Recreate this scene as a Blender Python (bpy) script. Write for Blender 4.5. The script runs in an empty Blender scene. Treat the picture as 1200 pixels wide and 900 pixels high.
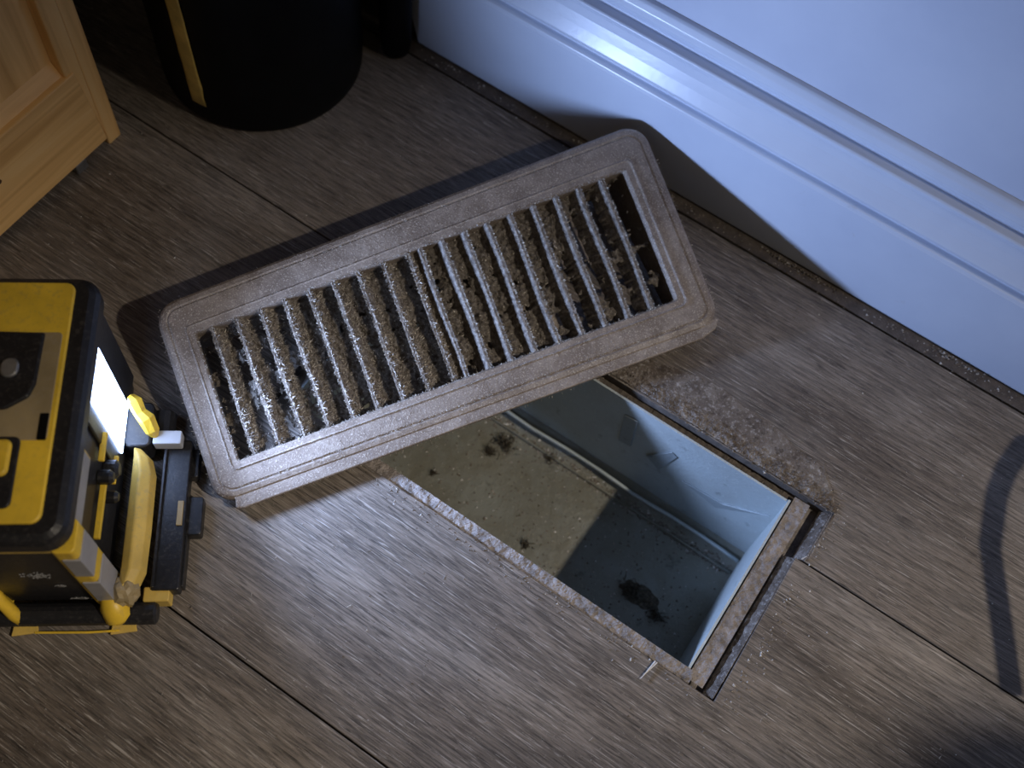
import bpy, bmesh, math, random
from mathutils import Vector, Matrix, noise
C = bpy.context.scene.collection
scene = bpy.context.scene
rnd = random.Random(7)

# ------------------------------------------------------------------ camera
R = [[0.8266872649943947, 0.5575230984086228, 0.07586936560257138],
     [0.5293566509000462, -0.7249484345843726, -0.44071680628443743],
     [-0.19070842153395876, 0.40449692450563435, -0.8944341988215283]]
cam_d = bpy.data.cameras.new('camera')
cam = bpy.data.objects.new('camera', cam_d)
C.objects.link(cam)
cam_d.sensor_width = 36
cam_d.lens = 1349.06 / 1200 * 36
cam_d.clip_start = 0.01
cam_d.dof.use_dof = True
cam_d.dof.focus_distance = 0.565
cam_d.dof.aperture_fstop = 7.0
cm = Matrix(((R[0][0], -R[1][0], -R[2][0], 0.0), (R[0][1], -R[1][1], -R[2][1], 0.0),
             (R[0][2], -R[1][2], -R[2][2], 0.5455), (0, 0, 0, 1)))
cam.matrix_world = cm
scene.camera = cam

# ------------------------------------------------------------------ world, lights, exposure
scene.view_settings.view_transform = 'Standard'
scene.view_settings.look = 'None'
scene.view_settings.gamma = 1
scene.view_settings.exposure = 0.0
w = bpy.data.worlds.new('world')
scene.world = w
w.use_nodes = True
bg = w.node_tree.nodes['Background']
bg.inputs[0].default_value = (1.0, 0.84, 0.68, 1)
bg.inputs[1].default_value = 0.065

def light(name, kind, loc, target, energy, color, size):
    d = bpy.data.lights.new(name, kind)
    d.energy = energy
    d.color = color
    o = bpy.data.objects.new(name, d)
    o.location = loc
    o.rotation_euler = (Vector(target) - Vector(loc)).to_track_quat('-Z', 'Y').to_euler()
    if kind == 'AREA':
        d.shape = 'DISK'
        d.size = size
    else:
        d.shadow_soft_size = size
    C.objects.link(o)
    return o
# the room's ceiling lamp, over to the right of the picture
cl_ = light('ceiling_lamp', 'SPOT', (1.72, 0.37, 1.88), (0.12, 0.05, 0), 165.0, (1.0, 0.88, 0.73), 0.028)
cl_.data.spot_size = math.radians(22.5)
cl_.data.spot_blend = 1.0
LED_STRENGTH = 14.0
LED_BEAM = 5.3
LED_COLOR = (0.43, 0.59, 1.0)

# ------------------------------------------------------------------ material helpers
def mat(name):
    m = bpy.data.materials.new(name)
    m.use_nodes = True
    nt = m.node_tree
    return m, nt, nt.nodes['Principled BSDF']
def nd(nt, typ, **kw):
    n = nt.nodes.new(typ)
    for k, v in kw.items():
        if k in n.inputs.keys():
            n.inputs[k].default_value = v
        else:
            setattr(n, k, v)
    return n
def ramp(nt, fac, stops):
    r = nt.nodes.new('ShaderNodeValToRGB')
    e = r.color_ramp.elements
    while len(e) < len(stops):
        e.new(0.5)
    for el, (p, c) in zip(e, stops):
        el.position = p
        el.color = c if len(c) == 4 else (*c, 1)
    nt.links.new(fac, r.inputs[0])
    return r.outputs[0]
def mix(nt, a, b, fac, mode='MIX'):
    m = nt.nodes.new('ShaderNodeMix')
    m.data_type = 'RGBA'
    m.blend_type = mode
    for sock, v in ((m.inputs[6], a), (m.inputs[7], b)):
        if isinstance(v, (tuple, list)):
            sock.default_value = v if len(v) == 4 else (*v, 1)
        else:
            nt.links.new(v, sock)
    if isinstance(fac, (int, float)):
        m.inputs[0].default_value = fac
    else:
        nt.links.new(fac, m.inputs[0])
    return m.outputs[2]
def coords(nt, scale=(1, 1, 1), rand=False, rot=(0, 0, 0)):
    tc = nt.nodes.new('ShaderNodeTexCoord')
    mp = nt.nodes.new('ShaderNodeMapping')
    mp.inputs['Scale'].default_value = scale
    mp.inputs['Rotation'].default_value = rot
    src = tc.outputs['Object']
    if rand:
        oi = nt.nodes.new('ShaderNodeObjectInfo')
        mu = nt.nodes.new('ShaderNodeMath')
        mu.operation = 'MULTIPLY'
        mu.inputs[1].default_value = 7.0
        nt.links.new(oi.outputs['Random'], mu.inputs[0])
        ad = nt.nodes.new('ShaderNodeVectorMath')
        ad.operation = 'ADD'
        nt.links.new(src, ad.inputs[0])
        nt.links.new(mu.outputs[0], ad.inputs[1])
        src = ad.outputs[0]
    nt.links.new(src, mp.inputs[0])
    return mp.outputs[0]
def noi(nt, vec, scale, detail=4, rough=0.55, dist=0.0):
    n = nd(nt, 'ShaderNodeTexNoise', Scale=scale, Detail=detail, Roughness=rough, Distortion=dist)
    nt.links.new(vec, n.inputs['Vector'])
    return n.outputs[0]
def bump(nt, bsdf, h, strength, dist):
    b = nd(nt, 'ShaderNodeBump', Strength=strength, Distance=dist)
    nt.links.new(h, b.inputs['Height'])
    nt.links.new(b.outputs[0], bsdf.inputs['Normal'])
def simple(name, col, rough=0.5, metal=0.0, var=0.35, scale=60, bmp=0.15, spec=0.5, dust=0.0, dustcol=(0.3, 0.27, 0.24)):
    m, nt, b = mat(name)
    v = coords(nt)
    n = noi(nt, v, scale, 5, 0.6)
    lo = tuple(c * (1 - var) for c in col)
    hi = tuple(min(1, c * (1 + var)) for c in col)
    c = ramp(nt, n, [(0.3, lo), (0.7, hi)])
    if dust:
        n2 = noi(nt, v, scale * 9, 3, 0.7)
        n3 = noi(nt, v, scale * 0.4, 3, 0.6)
        f = ramp(nt, n2, [(0.52, (0, 0, 0)), (0.66, (dust,) * 3)])
        f2 = ramp(nt, n3, [(0.35, (0.25,) * 3), (0.7, (1, 1, 1))])
        ff = mix(nt, f, f2, 1.0, 'MULTIPLY')
        c = mix(nt, c, dustcol, ff)
    nt.links.new(c, b.inputs['Base Color'])
    b.inputs['Roughness'].default_value = rough
    b.inputs['Metallic'].default_value = metal
    b.inputs['Specular IOR Level'].default_value = spec
    bump(nt, b, noi(nt, v, scale * 8, 3, 0.6), bmp, 0.0006)
    return m

def make_plank_mat():
    m, nt, b = mat('grey_brown_laminate')
    v = coords(nt, rand=True)
    def st(sx, sy, scale, det=4, rough=0.6, dist=0.0):
        mp = nt.nodes.new('ShaderNodeMapping')
        mp.inputs['Scale'].default_value = (sx, sy, 1)
        nt.links.new(v, mp.inputs[0])
        return noi(nt, mp.outputs[0], scale, det, rough, dist)
    big = st(2.2, 9, 1.6, 3, 0.5, 0.6)
    fine = st(11, 230, 4.0, 5, 0.65, 0.3)
    pore = st(26, 420, 4.0, 3, 0.6, 0.2)
    streak = st(18, 460, 3.1, 4, 0.6, 0.5)
    c = ramp(nt, big, [(0.30, (0.100, 0.080, 0.064)), (0.5, (0.165, 0.138, 0.114)), (0.72, (0.235, 0.203, 0.172))])
    c = mix(nt, c, ramp(nt, fine, [(0.38, (0.42,) * 3), (0.62, (1.5,) * 3)]), 0.8, 'MULTIPLY')
    c = mix(nt, c, ramp(nt, pore, [(0.34, (0.22,) * 3), (0.47, (1.0,) * 3)]), 0.8, 'MULTIPLY')
    pale = ramp(nt, streak, [(0.58, (0, 0, 0)), (0.68, (0.8,) * 3)])
    c = mix(nt, c, (0.46, 0.425, 0.385), pale)
    # settled dust
    d1 = noi(nt, v, 22, 4, 0.6)
    d2 = noi(nt, v, 900, 2, 0.6)
    c = mix(nt, c, (0.26, 0.24, 0.22), ramp(nt, d1, [(0.45, (0.0,) * 3), (0.8, (0.35,) * 3)]))
    c = mix(nt, c, (0.40, 0.37, 0.34), ramp(nt, d2, [(0.66, (0.0,) * 3), (0.74, (0.35,) * 3)]))
    nt.links.new(c, b.inputs['Base Color'])
    b.inputs['Roughness'].default_value = 0.52
    b.inputs['Specular IOR Level'].default_value = 0.45
    bump(nt, b, mix(nt, mix(nt, fine, pore, 0.5), streak, 0.35), 0.7, 0.0011)
    return m

def make_register_mat():
    m, nt, b = mat('dusty_brown_plastic')
    v = coords(nt)
    n = noi(nt, v, 30, 5, 0.6)
    c = ramp(nt, n, [(0.3, (0.125, 0.096, 0.076)), (0.7, (0.225, 0.182, 0.147))])
    sp = noi(nt, v, 1300, 2, 0.6)
    c = mix(nt, c, (0.52, 0.46, 0.38), ramp(nt, sp, [(0.56, (0.0,) * 3), (0.68, (0.75,) * 3)]))
    c = mix(nt, c, (0.36, 0.31, 0.26), ramp(nt, noi(nt, v, 75, 5, 0.7, 0.8), [(0.45, (0.0,) * 3), (0.7, (0.55,) * 3)]))
    sp2 = noi(nt, v, 420, 3, 0.7)
    c = mix(nt, c, (0.085, 0.07, 0.06), ramp(nt, sp2, [(0.30, (0.5,) * 3), (0.42, (0.0,) * 3)]))
    nt.links.new(c, b.inputs['Base Color'])
    b.inputs['Roughness'].default_value = 0.5
    bump(nt, b, mix(nt, sp, sp2, 0.5), 0.7, 0.0006)
    return m

def make_lint_mat(name, stops, island=True):
    m, nt, b = mat(name)
    if island:
        g = nt.nodes.new('ShaderNodeNewGeometry')
        c = ramp(nt, g.outputs['Random Per Island'], stops)
    else:
        v = coords(nt)
        c = ramp(nt, noi(nt, v, 500, 4, 0.7), stops)
        bump(nt, b, noi(nt, v, 1800, 4, 0.7), 1.0, 0.001)
    nt.links.new(c, b.inputs['Base Color'])
    b.inputs['Roughness'].default_value = 0.9
    b.inputs['Specular IOR Level'].default_value = 0.2
    return m

def make_paint_mat(name, c0, c1, rough):
    m, nt, b = mat(name)
    v = coords(nt)
    c = ramp(nt, noi(nt, v, 9, 5, 0.6), [(0.3, c0), (0.7, c1)])
    n2 = noi(nt, v, 60, 5, 0.65, 0.6)
    c = mix(nt, c, (0.40, 0.38, 0.37), ramp(nt, n2, [(0.68, (0,) * 3), (0.80, (0.35,) * 3)]))
    nt.links.new(c, b.inputs['Base Color'])
    b.inputs['Roughness'].default_value = rough
    bump(nt, b, noi(nt, v, 240, 4, 0.6), 0.12, 0.0006)
    return m

def make_pine_mat(name, along='y'):
    m, nt, b = mat(name)
    sc = (60, 3, 60) if along == 'y' else (60, 60, 3)
    v = coords(nt, sc)
    c = ramp(nt, noi(nt, v, 1.6, 4, 0.55, 0.8), [(0.3, (0.62, 0.34, 0.11)), (0.55, (0.84, 0.52, 0.20)), (0.8, (0.90, 0.62, 0.28))])
    nt.links.new(c, b.inputs['Base Color'])
    b.inputs['Roughness'].default_value = 0.42
    bump(nt, b, noi(nt, v, 4, 4, 0.6), 0.15, 0.0006)
    return m

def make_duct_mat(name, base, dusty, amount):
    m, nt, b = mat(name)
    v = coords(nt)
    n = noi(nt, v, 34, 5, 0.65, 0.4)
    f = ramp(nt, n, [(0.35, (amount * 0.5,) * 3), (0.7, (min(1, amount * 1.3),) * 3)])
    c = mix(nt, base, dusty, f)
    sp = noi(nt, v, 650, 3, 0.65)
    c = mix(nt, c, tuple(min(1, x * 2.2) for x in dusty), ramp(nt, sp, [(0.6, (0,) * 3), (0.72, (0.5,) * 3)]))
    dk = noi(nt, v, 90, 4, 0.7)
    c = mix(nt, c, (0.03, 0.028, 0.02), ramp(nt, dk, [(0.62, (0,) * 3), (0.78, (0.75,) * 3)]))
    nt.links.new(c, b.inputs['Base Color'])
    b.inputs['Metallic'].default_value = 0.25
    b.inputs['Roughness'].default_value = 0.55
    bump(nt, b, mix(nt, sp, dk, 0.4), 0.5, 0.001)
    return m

M = {}
M['plank'] = make_plank_mat()
M['register'] = make_register_mat()
M['louver'] = make_lint_mat('dust_caked_plastic', [(0.35, (0.12, 0.10, 0.085)), (0.52, (0.24, 0.21, 0.18)), (0.68, (0.42, 0.385, 0.345))], False)
M['lint'] = make_lint_mat('lint', [(0.0, (0.15, 0.125, 0.10)), (0.5, (0.33, 0.29, 0.245)), (0.85, (0.55, 0.50, 0.43)), (1.0, (0.80, 0.74, 0.62))])
M['lint_pale'] = make_lint_mat('lint_pale', [(0.0, (0.17, 0.145, 0.125)), (0.6, (0.34, 0.305, 0.265)), (1.0, (0.70, 0.64, 0.52))])
M['lint_mat'] = make_lint_mat('lint_felt', [(0.3, (0.09, 0.077, 0.063)), (0.5, (0.20, 0.175, 0.148)), (0.7, (0.36, 0.325, 0.28))], False)
M['dark_lint'] = make_lint_mat('dark_lint', [(0.3, (0.045, 0.038, 0.028)), (0.5, (0.10, 0.085, 0.062)), (0.7, (0.19, 0.165, 0.125))], False)
M['crumb'] = make_lint_mat('crumbs', [(0.0, (0.10, 0.08, 0.06)), (0.7, (0.26, 0.225, 0.19)), (1.0, (0.7, 0.68, 0.64))])
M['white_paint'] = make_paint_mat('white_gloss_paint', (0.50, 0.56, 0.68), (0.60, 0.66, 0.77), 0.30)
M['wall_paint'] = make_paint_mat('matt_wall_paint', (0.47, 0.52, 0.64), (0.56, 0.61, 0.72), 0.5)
M['grey_paint'] = simple('grey_paint', (0.10, 0.10, 0.11), 0.6)
M['pine'] = make_pine_mat('pine_along', 'y')
M['pine_up'] = make_pine_mat('pine_upright', 'z')
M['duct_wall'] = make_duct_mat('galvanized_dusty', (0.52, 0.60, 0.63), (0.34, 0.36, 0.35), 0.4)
M['crease_shade'] = make_duct_mat('shaded_duct_metal', (0.36, 0.42, 0.45), (0.24, 0.26, 0.26), 0.4)  # darker copy of the duct metal, shading of the folds put into the colour
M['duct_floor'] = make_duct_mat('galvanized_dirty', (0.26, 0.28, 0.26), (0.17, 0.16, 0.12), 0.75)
M['subfloor'] = simple('raw_particle_board', (0.24, 0.21, 0.19), 0.85, var=0.5, scale=160, bmp=1.0, dust=0.7, dustcol=(0.42, 0.40, 0.38))
M['core'] = simple('board_core', (0.10, 0.082, 0.068), 0.85, var=0.4, scale=200, bmp=0.8)
m, nt, b = mat('caked_dust')
v = coords(nt)
c = ramp(nt, noi(nt, v, 48, 5, 0.7, 0.6), [(0.34, (0.085, 0.064, 0.048)), (0.5, (0.17, 0.14, 0.115)), (0.66, (0.27, 0.24, 0.21))])
c = mix(nt, c, (0.50, 0.47, 0.44), ramp(nt, noi(nt, v, 420, 5, 0.75), [(0.52, (0.0,) * 3), (0.66, (0.7,) * 3)]))
c = mix(nt, c, (0.05, 0.038, 0.028), ramp(nt, noi(nt, v, 240, 4, 0.7), [(0.34, (0.75,) * 3), (0.46, (0.0,) * 3)]))
nt.links.new(c, b.inputs['Base Color'])
b.inputs['Roughness'].default_value = 0.9
bump(nt, b, noi(nt, v, 900, 4, 0.7), 1.0, 0.0012)
M['soil'] = m
M['strip'] = simple('dark_edge_board', (0.075, 0.060, 0.050), 0.6, var=0.45, scale=120, bmp=0.5, dust=0.3)
M['black'] = simple('black_plastic', (0.012, 0.012, 0.014), 0.38, var=0.3, dust=0.12)
M['black_matt'] = simple('black_matt_plastic', (0.004, 0.004, 0.004), 0.5, var=0.3, spec=0.12)
M['yellow'] = simple('yellow_plastic', (0.74, 0.49, 0.04), 0.42, var=0.22, scale=34, dust=0.4, dustcol=(0.30, 0.22, 0.10))
M['yellow_dull'] = simple('scuffed_yellow_plastic', (0.58, 0.40, 0.09), 0.5, var=0.2, scale=50, dust=0.4, dustcol=(0.30, 0.25, 0.16))
M['brown_grey'] = simple('scuffed_tan_plastic', (0.30, 0.23, 0.12), 0.55, var=0.25, scale=40, dust=0.3)
M['reflective'] = simple('grey_reflective_strip', (0.30, 0.30, 0.32), 0.35, var=0.15)
M['grey_clip'] = simple('light_grey_plastic', (0.42, 0.43, 0.45), 0.4, var=0.1)
M['white_mark'] = simple('worn_white_print', (0.34, 0.34, 0.34), 0.6, var=0.5, scale=300)
M['gold'] = simple('gold_print', (0.60, 0.42, 0.10), 0.45, var=0.25, scale=80)
M['steel'] = simple('dull_steel', (0.25, 0.25, 0.25), 0.4, metal=0.7)
M['white_fibre'] = simple('white_wood_splinter', (0.65, 0.63, 0.60), 0.7)
m, nt, b = mat('led_diffuser')
b.inputs['Base Color'].default_value = (0.8, 0.8, 0.8, 1)
b.inputs['Emission Color'].default_value = (*LED_COLOR, 1)
b.inputs['Emission Strength'].default_value = LED_STRENGTH
M['led'] = m

# ------------------------------------------------------------------ object helpers
def link(name, mesh, parent=None, loc=None, rotz=0.0):
    o = bpy.data.objects.new(name, mesh)
    C.objects.link(o)
    if parent:
        o.parent = parent
    if loc is not None:
        o.location = loc
    o.rotation_euler = (0, 0, rotz)
    return o
def thing(name, label, cat, loc=(0, 0, 0), rotz=0.0, group=None):
    o = link(name, None, None, loc, rotz)
    o['label'] = label
    o['category'] = cat
    if group:
        o['group'] = group
    return o
def build(name, bm, m, parent=None, smooth=False, bevel=0.0, seg=2, loc=None, label=None, kind=None):
    bmesh.ops.recalc_face_normals(bm, faces=bm.faces)
    me = bpy.data.meshes.new(name)
    bm.to_mesh(me)
    bm.free()
    me.materials.append(m)
    if smooth:
        for p in me.polygons:
            p.use_smooth = True
    o = link(name, me, parent, loc)
    if bevel:
        md = o.modifiers.new('bevel', 'BEVEL')
        md.width = bevel
        md.segments = seg
        md.limit_method = 'ANGLE'
    if label:
        o['label'] = label
    if kind:
        o['kind'] = kind
    return o
def raw(name, verts, faces, m, parent=None, smooth=False, label=None, kind=None):
    me = bpy.data.meshes.new(name)
    me.from_pydata(verts, [], faces)
    me.update()
    me.materials.append(m)
    if smooth:
        for p in me.polygons:
            p.use_smooth = True
    o = link(name, me, parent)
    if label:
        o['label'] = label
    if kind:
        o['kind'] = kind
    return o
def box(bm, x0, x1, y0, y1, z0, z1):
    v = [bm.verts.new(p) for p in ((x0, y0, z0), (x1, y0, z0), (x1, y1, z0), (x0, y1, z0),
                                   (x0, y0, z1), (x1, y0, z1), (x1, y1, z1), (x0, y1, z1))]
    for f in ((0, 3, 2, 1), (4, 5, 6, 7), (0, 1, 5, 4), (1, 2, 6, 5), (2, 3, 7, 6), (3, 0, 4, 7)):
        bm.faces.new([v[i] for i in f])
    return bm
def B(*a):
    return box(bmesh.new(), *a)
def prism(bm, pts, z0, z1, tf=None):
    tf = tf or (lambda p: p)
    lo = [bm.verts.new(tf((x, y, z0))) for x, y in pts]
    hi = [bm.verts.new(tf((x, y, z1))) for x, y in pts]
    n = len(pts)
    bm.faces.new(lo[::-1])
    bm.faces.new(hi)
    for i in range(n):
        bm.faces.new((lo[i], lo[(i + 1) % n], hi[(i + 1) % n], hi[i]))
    return bm
def rrect(x0, y0, x1, y1, r, n=6):
    out = []
    for cx, cy, a0 in ((x1 - r, y1 - r, 0), (x0 + r, y1 - r, 90), (x0 + r, y0 + r, 180), (x1 - r, y0 + r, 270)):
        for i in range(n + 1):
            a = math.radians(a0 + 90 * i / n)
            out.append((cx + r * math.cos(a), cy + r * math.sin(a)))
    return out
def loft(bm, loops, close0=True, close1=True):
    vs = [[bm.verts.new(p) for p in l] for l in loops]
    n = len(vs[0])
    for a, b_ in zip(vs, vs[1:]):
        for i in range(n):
            bm.faces.new((a[i], a[(i + 1) % n], b_[(i + 1) % n], b_[i]))
    if close0:
        bm.faces.new(vs[0][::-1])
    if close1:
        bm.faces.new(vs[-1])
    return bm
def tube(bm, pts, r, n=10):
    pts = [Vector(p) for p in pts]
    loops = []
    for i, p in enumerate(pts):
        t = (pts[min(i + 1, len(pts) - 1)] - pts[max(i - 1, 0)]).normalized()
        up = Vector((0, 0, 1)) if abs(t.z) < 0.9 else Vector((1, 0, 0))
        a = t.cross(up).normalized()
        b_ = t.cross(a)
        rr = r[i] if isinstance(r, (list, tuple)) else r
        loops.append([p + (a * math.cos(k * 2 * math.pi / n) + b_ * math.sin(k * 2 * math.pi / n)) * rr for k in range(n)])
    return loft(bm, loops)
def fibres(items, width=0.00012):
    """items: (point, direction, length) -> thin bent two-sided tapered ribbons with real width"""
    V, F = [], []
    for p, d, L in items:
        p = Vector(p)
        d = Vector(d).normalized()
        s = d.cross(Vector((rnd.uniform(-1, 1), rnd.uniform(-1, 1), rnd.uniform(-1, 1))))
        if s.length < 1e-4:
            continue
        s.normalize()
        cv = d.cross(s) * L * rnd.uniform(-0.45, 0.45)
        w_ = width * rnd.uniform(0.7, 1.5)
        i = len(V)
        q = p + d * L * 0.5 + cv * 0.6
        e = p + d * L
        up = d.cross(s) * w_ * 0.5
        V += [p - s * w_, p + s * w_, p + up, q - s * w_ * 0.8, q + s * w_ * 0.8, q + up, e]
        F += [(i, i + 1, i + 4, i + 3), (i + 1, i + 2, i + 5, i + 4), (i + 2, i, i + 3, i + 5),
              (i + 3, i + 4, i + 6), (i + 4, i + 5, i + 6), (i + 5, i + 3, i + 6)]
    return V, F
def crumbs(items):
    V, F = [], []
    for p, s in items:
        i = len(V)
        p = Vector(p)
        for dx, dy, dz in ((1, 0, 0), (-0.6, 0.8, 0), (-0.5, -0.9, 0), (0, 0, 0.9)):
            V.append(p + Vector((dx * s * rnd.uniform(0.5, 1.4), dy * s * rnd.uniform(0.5, 1.4), dz * s * rnd.uniform(0.5, 1.2))))
        F += [(i, i + 1, i + 3), (i + 1, i + 2, i + 3), (i + 2, i, i + 3), (i, i + 2, i + 1)]
    return V, F

# ------------------------------------------------------------------ duct geometry constants
DX0, DX1, DY0, DY1 = -0.205, 0.0365, 0.1725, 0.2762     # duct opening
DZ = -0.098
TH = 0.009                                               # plank thickness

# ------------------------------------------------------------------ floor
bm = bmesh.new()
Z0, Z1 = -0.028, -TH
for a in ((-1.2, DX0 - 0.002, -0.9, 0.9), (DX1 + 0.002, 1.6, -0.9, 0.9), (DX0 - 0.002, DX1 + 0.002, -0.9, DY0 - 0.002), (DX0 - 0.002, DX1 + 0.002, DY1 + 0.002, 0.9)):
    box(bm, *a, Z0, Z1)
floor = build('floor', bm, M['subfloor'])
floor['kind'] = 'structure'
G = 0.0004
def plank(pts, m='plank'):
    bm = bmesh.new()
    n = len(pts)
    prism(bm, pts, -TH, 0.0)
    o = build('plank', bm, M[m], floor, bevel=0.0005, seg=2)
    o.data.materials.append(M['core'])
    for p in o.data.polygons:
        if abs(p.normal.z) < 0.5:
            p.material_index = 1
    return o
HX0, HX1, HY0, HY1 = -0.213, 0.0535, 0.1645, 0.2818
# rows run along the wall; the cut-out for the duct crosses the second and third
plank([(-1.2, -0.352), (1.6, -0.352), (1.6, -0.152 - G), (-1.2, -0.152 - G)])
plank([(-1.2, -0.152), (1.6, -0.152), (1.6, 0.0533 - G), (-1.2, 0.0533 - G)])
plank([(-1.2, 0.0533 + G), (1.6, 0.0533 + G), (1.6, 0.2512 - G), (HX1, 0.2508 - G), (HX1 + 0.001, HY0), (HX0, HY0 + 0.0008), (HX0, 0.2606 - G), (-1.2, 0.2612 - G)])
plank([(-1.2, 0.2612 + G), (HX0, 0.2606 + G), (HX0, HY1), (-0.12, HY1 - 0.0004), (-0.02, HY1 + 0.0006), (HX1 + 0.0045, HY1 + 0.001), (HX1 + 0.0042, 0.2508 + G), (1.6, 0.2512 + G), (1.6, 0.3945 - G), (-1.2, 0.3975 - G)])
plank([(-1.2, 0.3975 + 0.0010), (1.6, 0.3945 + 0.0010), (1.6, 0.46), (-1.2, 0.46)], 'strip')

# dust specks and grit scattered on the floor
it = []
for i in range(1500):
    x, y = rnd.uniform(-0.5, 0.22), rnd.uniform(-0.05, 0.404)
    if HX0 < x < HX1 + 0.006 and HY0 - 0.002 < y < HY1 + 0.002:
        continue
    it.append(((x, y, 0.0), rnd.choice((0.00025, 0.0003, 0.0004, 0.0006)) * (1.8 if rnd.random() < 0.03 else 1)))
for i in range(500):      # along the skirting
    x = rnd.uniform(-0.29, 0.2)
    it.append(((x, 0.404 - abs(rnd.gauss(0, 0.004)), 0.0), rnd.choice((0.0003, 0.0005, 0.0008))))
for i in range(1000):     # around the hole
    s = rnd.random()
    if s < 0.5:
        x, y = rnd.uniform(-0.12, 0.06), HY1 + abs(rnd.gauss(0, 0.010))
    elif s < 0.75:
        x, y = rnd.uniform(-0.15, 0.05), HY0 - abs(rnd.gauss(0, 0.004))
    else:
        x, y = HX1 + 0.005 + abs(rnd.gauss(0, 0.004)), rnd.uniform(0.165, 0.29)
    it.append(((x, y, 0.0), rnd.choice((0.0003, 0.0004, 0.0007))))
V, F = crumbs(it)
raw('dust_specks', V, F, M['crumb'], floor, kind='stuff')
it = []
for i in range(260):
    x, y = rnd.uniform(-0.45, 0.2), rnd.uniform(-0.03, 0.40)
    if HX0 < x < HX1 + 0.006 and HY0 - 0.002 < y < HY1 + 0.002:
        continue
    a = rnd.uniform(0, 6.28)
    it.append(((x, y, 0.0004), (math.cos(a), math.sin(a), 0.05), rnd.uniform(0.001, 0.0035)))
V, F = fibres(it, 0.0001)
raw('stray_lint', V, F, M['lint_pale'], floor, kind='stuff')

# caked dust band behind the opening (where the register used to sit)
def sheet(x0, x1, y0, y1, nx, ny, hf):
    V, F, idx = [], [], {}
    for i in range(nx + 1):
        for j in range(ny + 1):
            x = x0 + (x1 - x0) * i / nx
            y = y0 + (y1 - y0) * j / ny
            h = hf(x, y)
            if h is not None:
                idx[i, j] = len(V)
                V.append((x, y, h))
    for i in range(nx):
        for j in range(ny):
            q = [(i, j), (i + 1, j), (i + 1, j + 1), (i, j + 1)]
            if all(k in idx for k in q):
                F.append([idx[k] for k in q])
    return V, F
def band(x, y):
    n1 = noise.noise(Vector((x * 60, y * 60, 0)))
    n2 = noise.noise(Vector((x * 500, y * 500, 3)))
    n3 = noise.noise(Vector((x * 1400, y * 1400, 8)))
    u = (x + 0.10) / 0.155
    top = 0.296 + 0.014 * math.sin(max(0, min(1, u)) * 2.9) + n1 * 0.003 + n2 * 0.0008
    if x > 0.045:
        top -= (x - 0.045) * 0.9
    edge = min(top - y, x + 0.115 + n1 * 0.01, 0.0615 - x + n2 * 0.001)
    low = HY1 + 0.0012
    if y < low and x < HX1 + 0.0055:
        return None
    if edge < 0:
        return None
    k = min(1, edge / 0.003)
    near = math.exp(-((y - 0.2865) / 0.006) ** 2)
    n4 = noise.noise(Vector((x * 180, y * 420, 4)))
    return 0.0001 + k * (0.0002 + 0.0009 * near * (0.5 + 0.5 * n2 + n4) + 0.0009 * abs(n3) * (0.25 + near))
V, F = sheet(-0.12, 0.06, 0.252, 0.316, 420, 150, band)
raw('caked_dust', V, F, M['soil'], floor, smooth=False, kind='stuff')
# gritty ledge of old subfloor edge at the right and front sides of the opening
def ledge(name, x0, x1, y0, y1, z, amp, m='subfloor'):
    nx = max(4, int((x1 - x0) / 0.0008))
    ny = max(4, int((y1 - y0) / 0.0008))
    def f(x, y):
        return z + amp * (noise.noise(Vector((x * 350, y * 350, 1))) + 0.5 * noise.noise(Vector((x * 1100, y * 1100, 5))))
    V, F = sheet(x0, x1, y0, y1, nx, ny, f)
    return raw(name, V, F, M[m], floor, kind='stuff')
ledge('ledge_grit', DX1 + 0.0020, 0.0472, DY0 - 0.005, HY1 - 0.001, -0.0028, 0.0007)
# worn sloping edge where the boards were cut, right of the opening
for ya, yb, dx in ((HY0 + 0.0008, 0.2502, 0.0), (0.2512, HY1 + 0.0006, 0.0042)):
    bm = bmesh.new()
    prism(bm, [(0.0484 + dx, -0.0088), (0.0484 + dx, -0.0052), (HX1 + dx + 0.0002, -0.0002), (HX1 + dx + 0.0002, -0.0088)], ya, yb, lambda p: (p[0], p[2], p[1]))
    build('cut_edge', bm, M['soil'], floor, bevel=0.0003, seg=1)
ledge('ledge_grit', DX0, DX1 + 0.004, HY0 + 0.0008, DY0 - 0.0004, -0.0022, 0.0007)
ledge('ledge_grit', DX0, DX1 + 0.004, DY1 + 0.0006, HY1 - 0.0002, -0.0060, 0.0006, 'core')  # back ledge in dark core colour, standing in for the shadow groove
# a few splinters of white fibre at the cut edge
for a_, e_ in (((0.0218, 0.1645, 0.0008), (0.0203, 0.1535, 0.0012)), ((0.0228, 0.1645, 0.0008), (0.0200, 0.1530, 0.0010)), ((0.0566, 0.2512, 0.0006), (0.0580, 0.2540, 0.0015))):
    build('splinter', tube(bmesh.new(), [a_, e_], [0.00038, 0.00010], 6), M['white_fibre'], floor)
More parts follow.
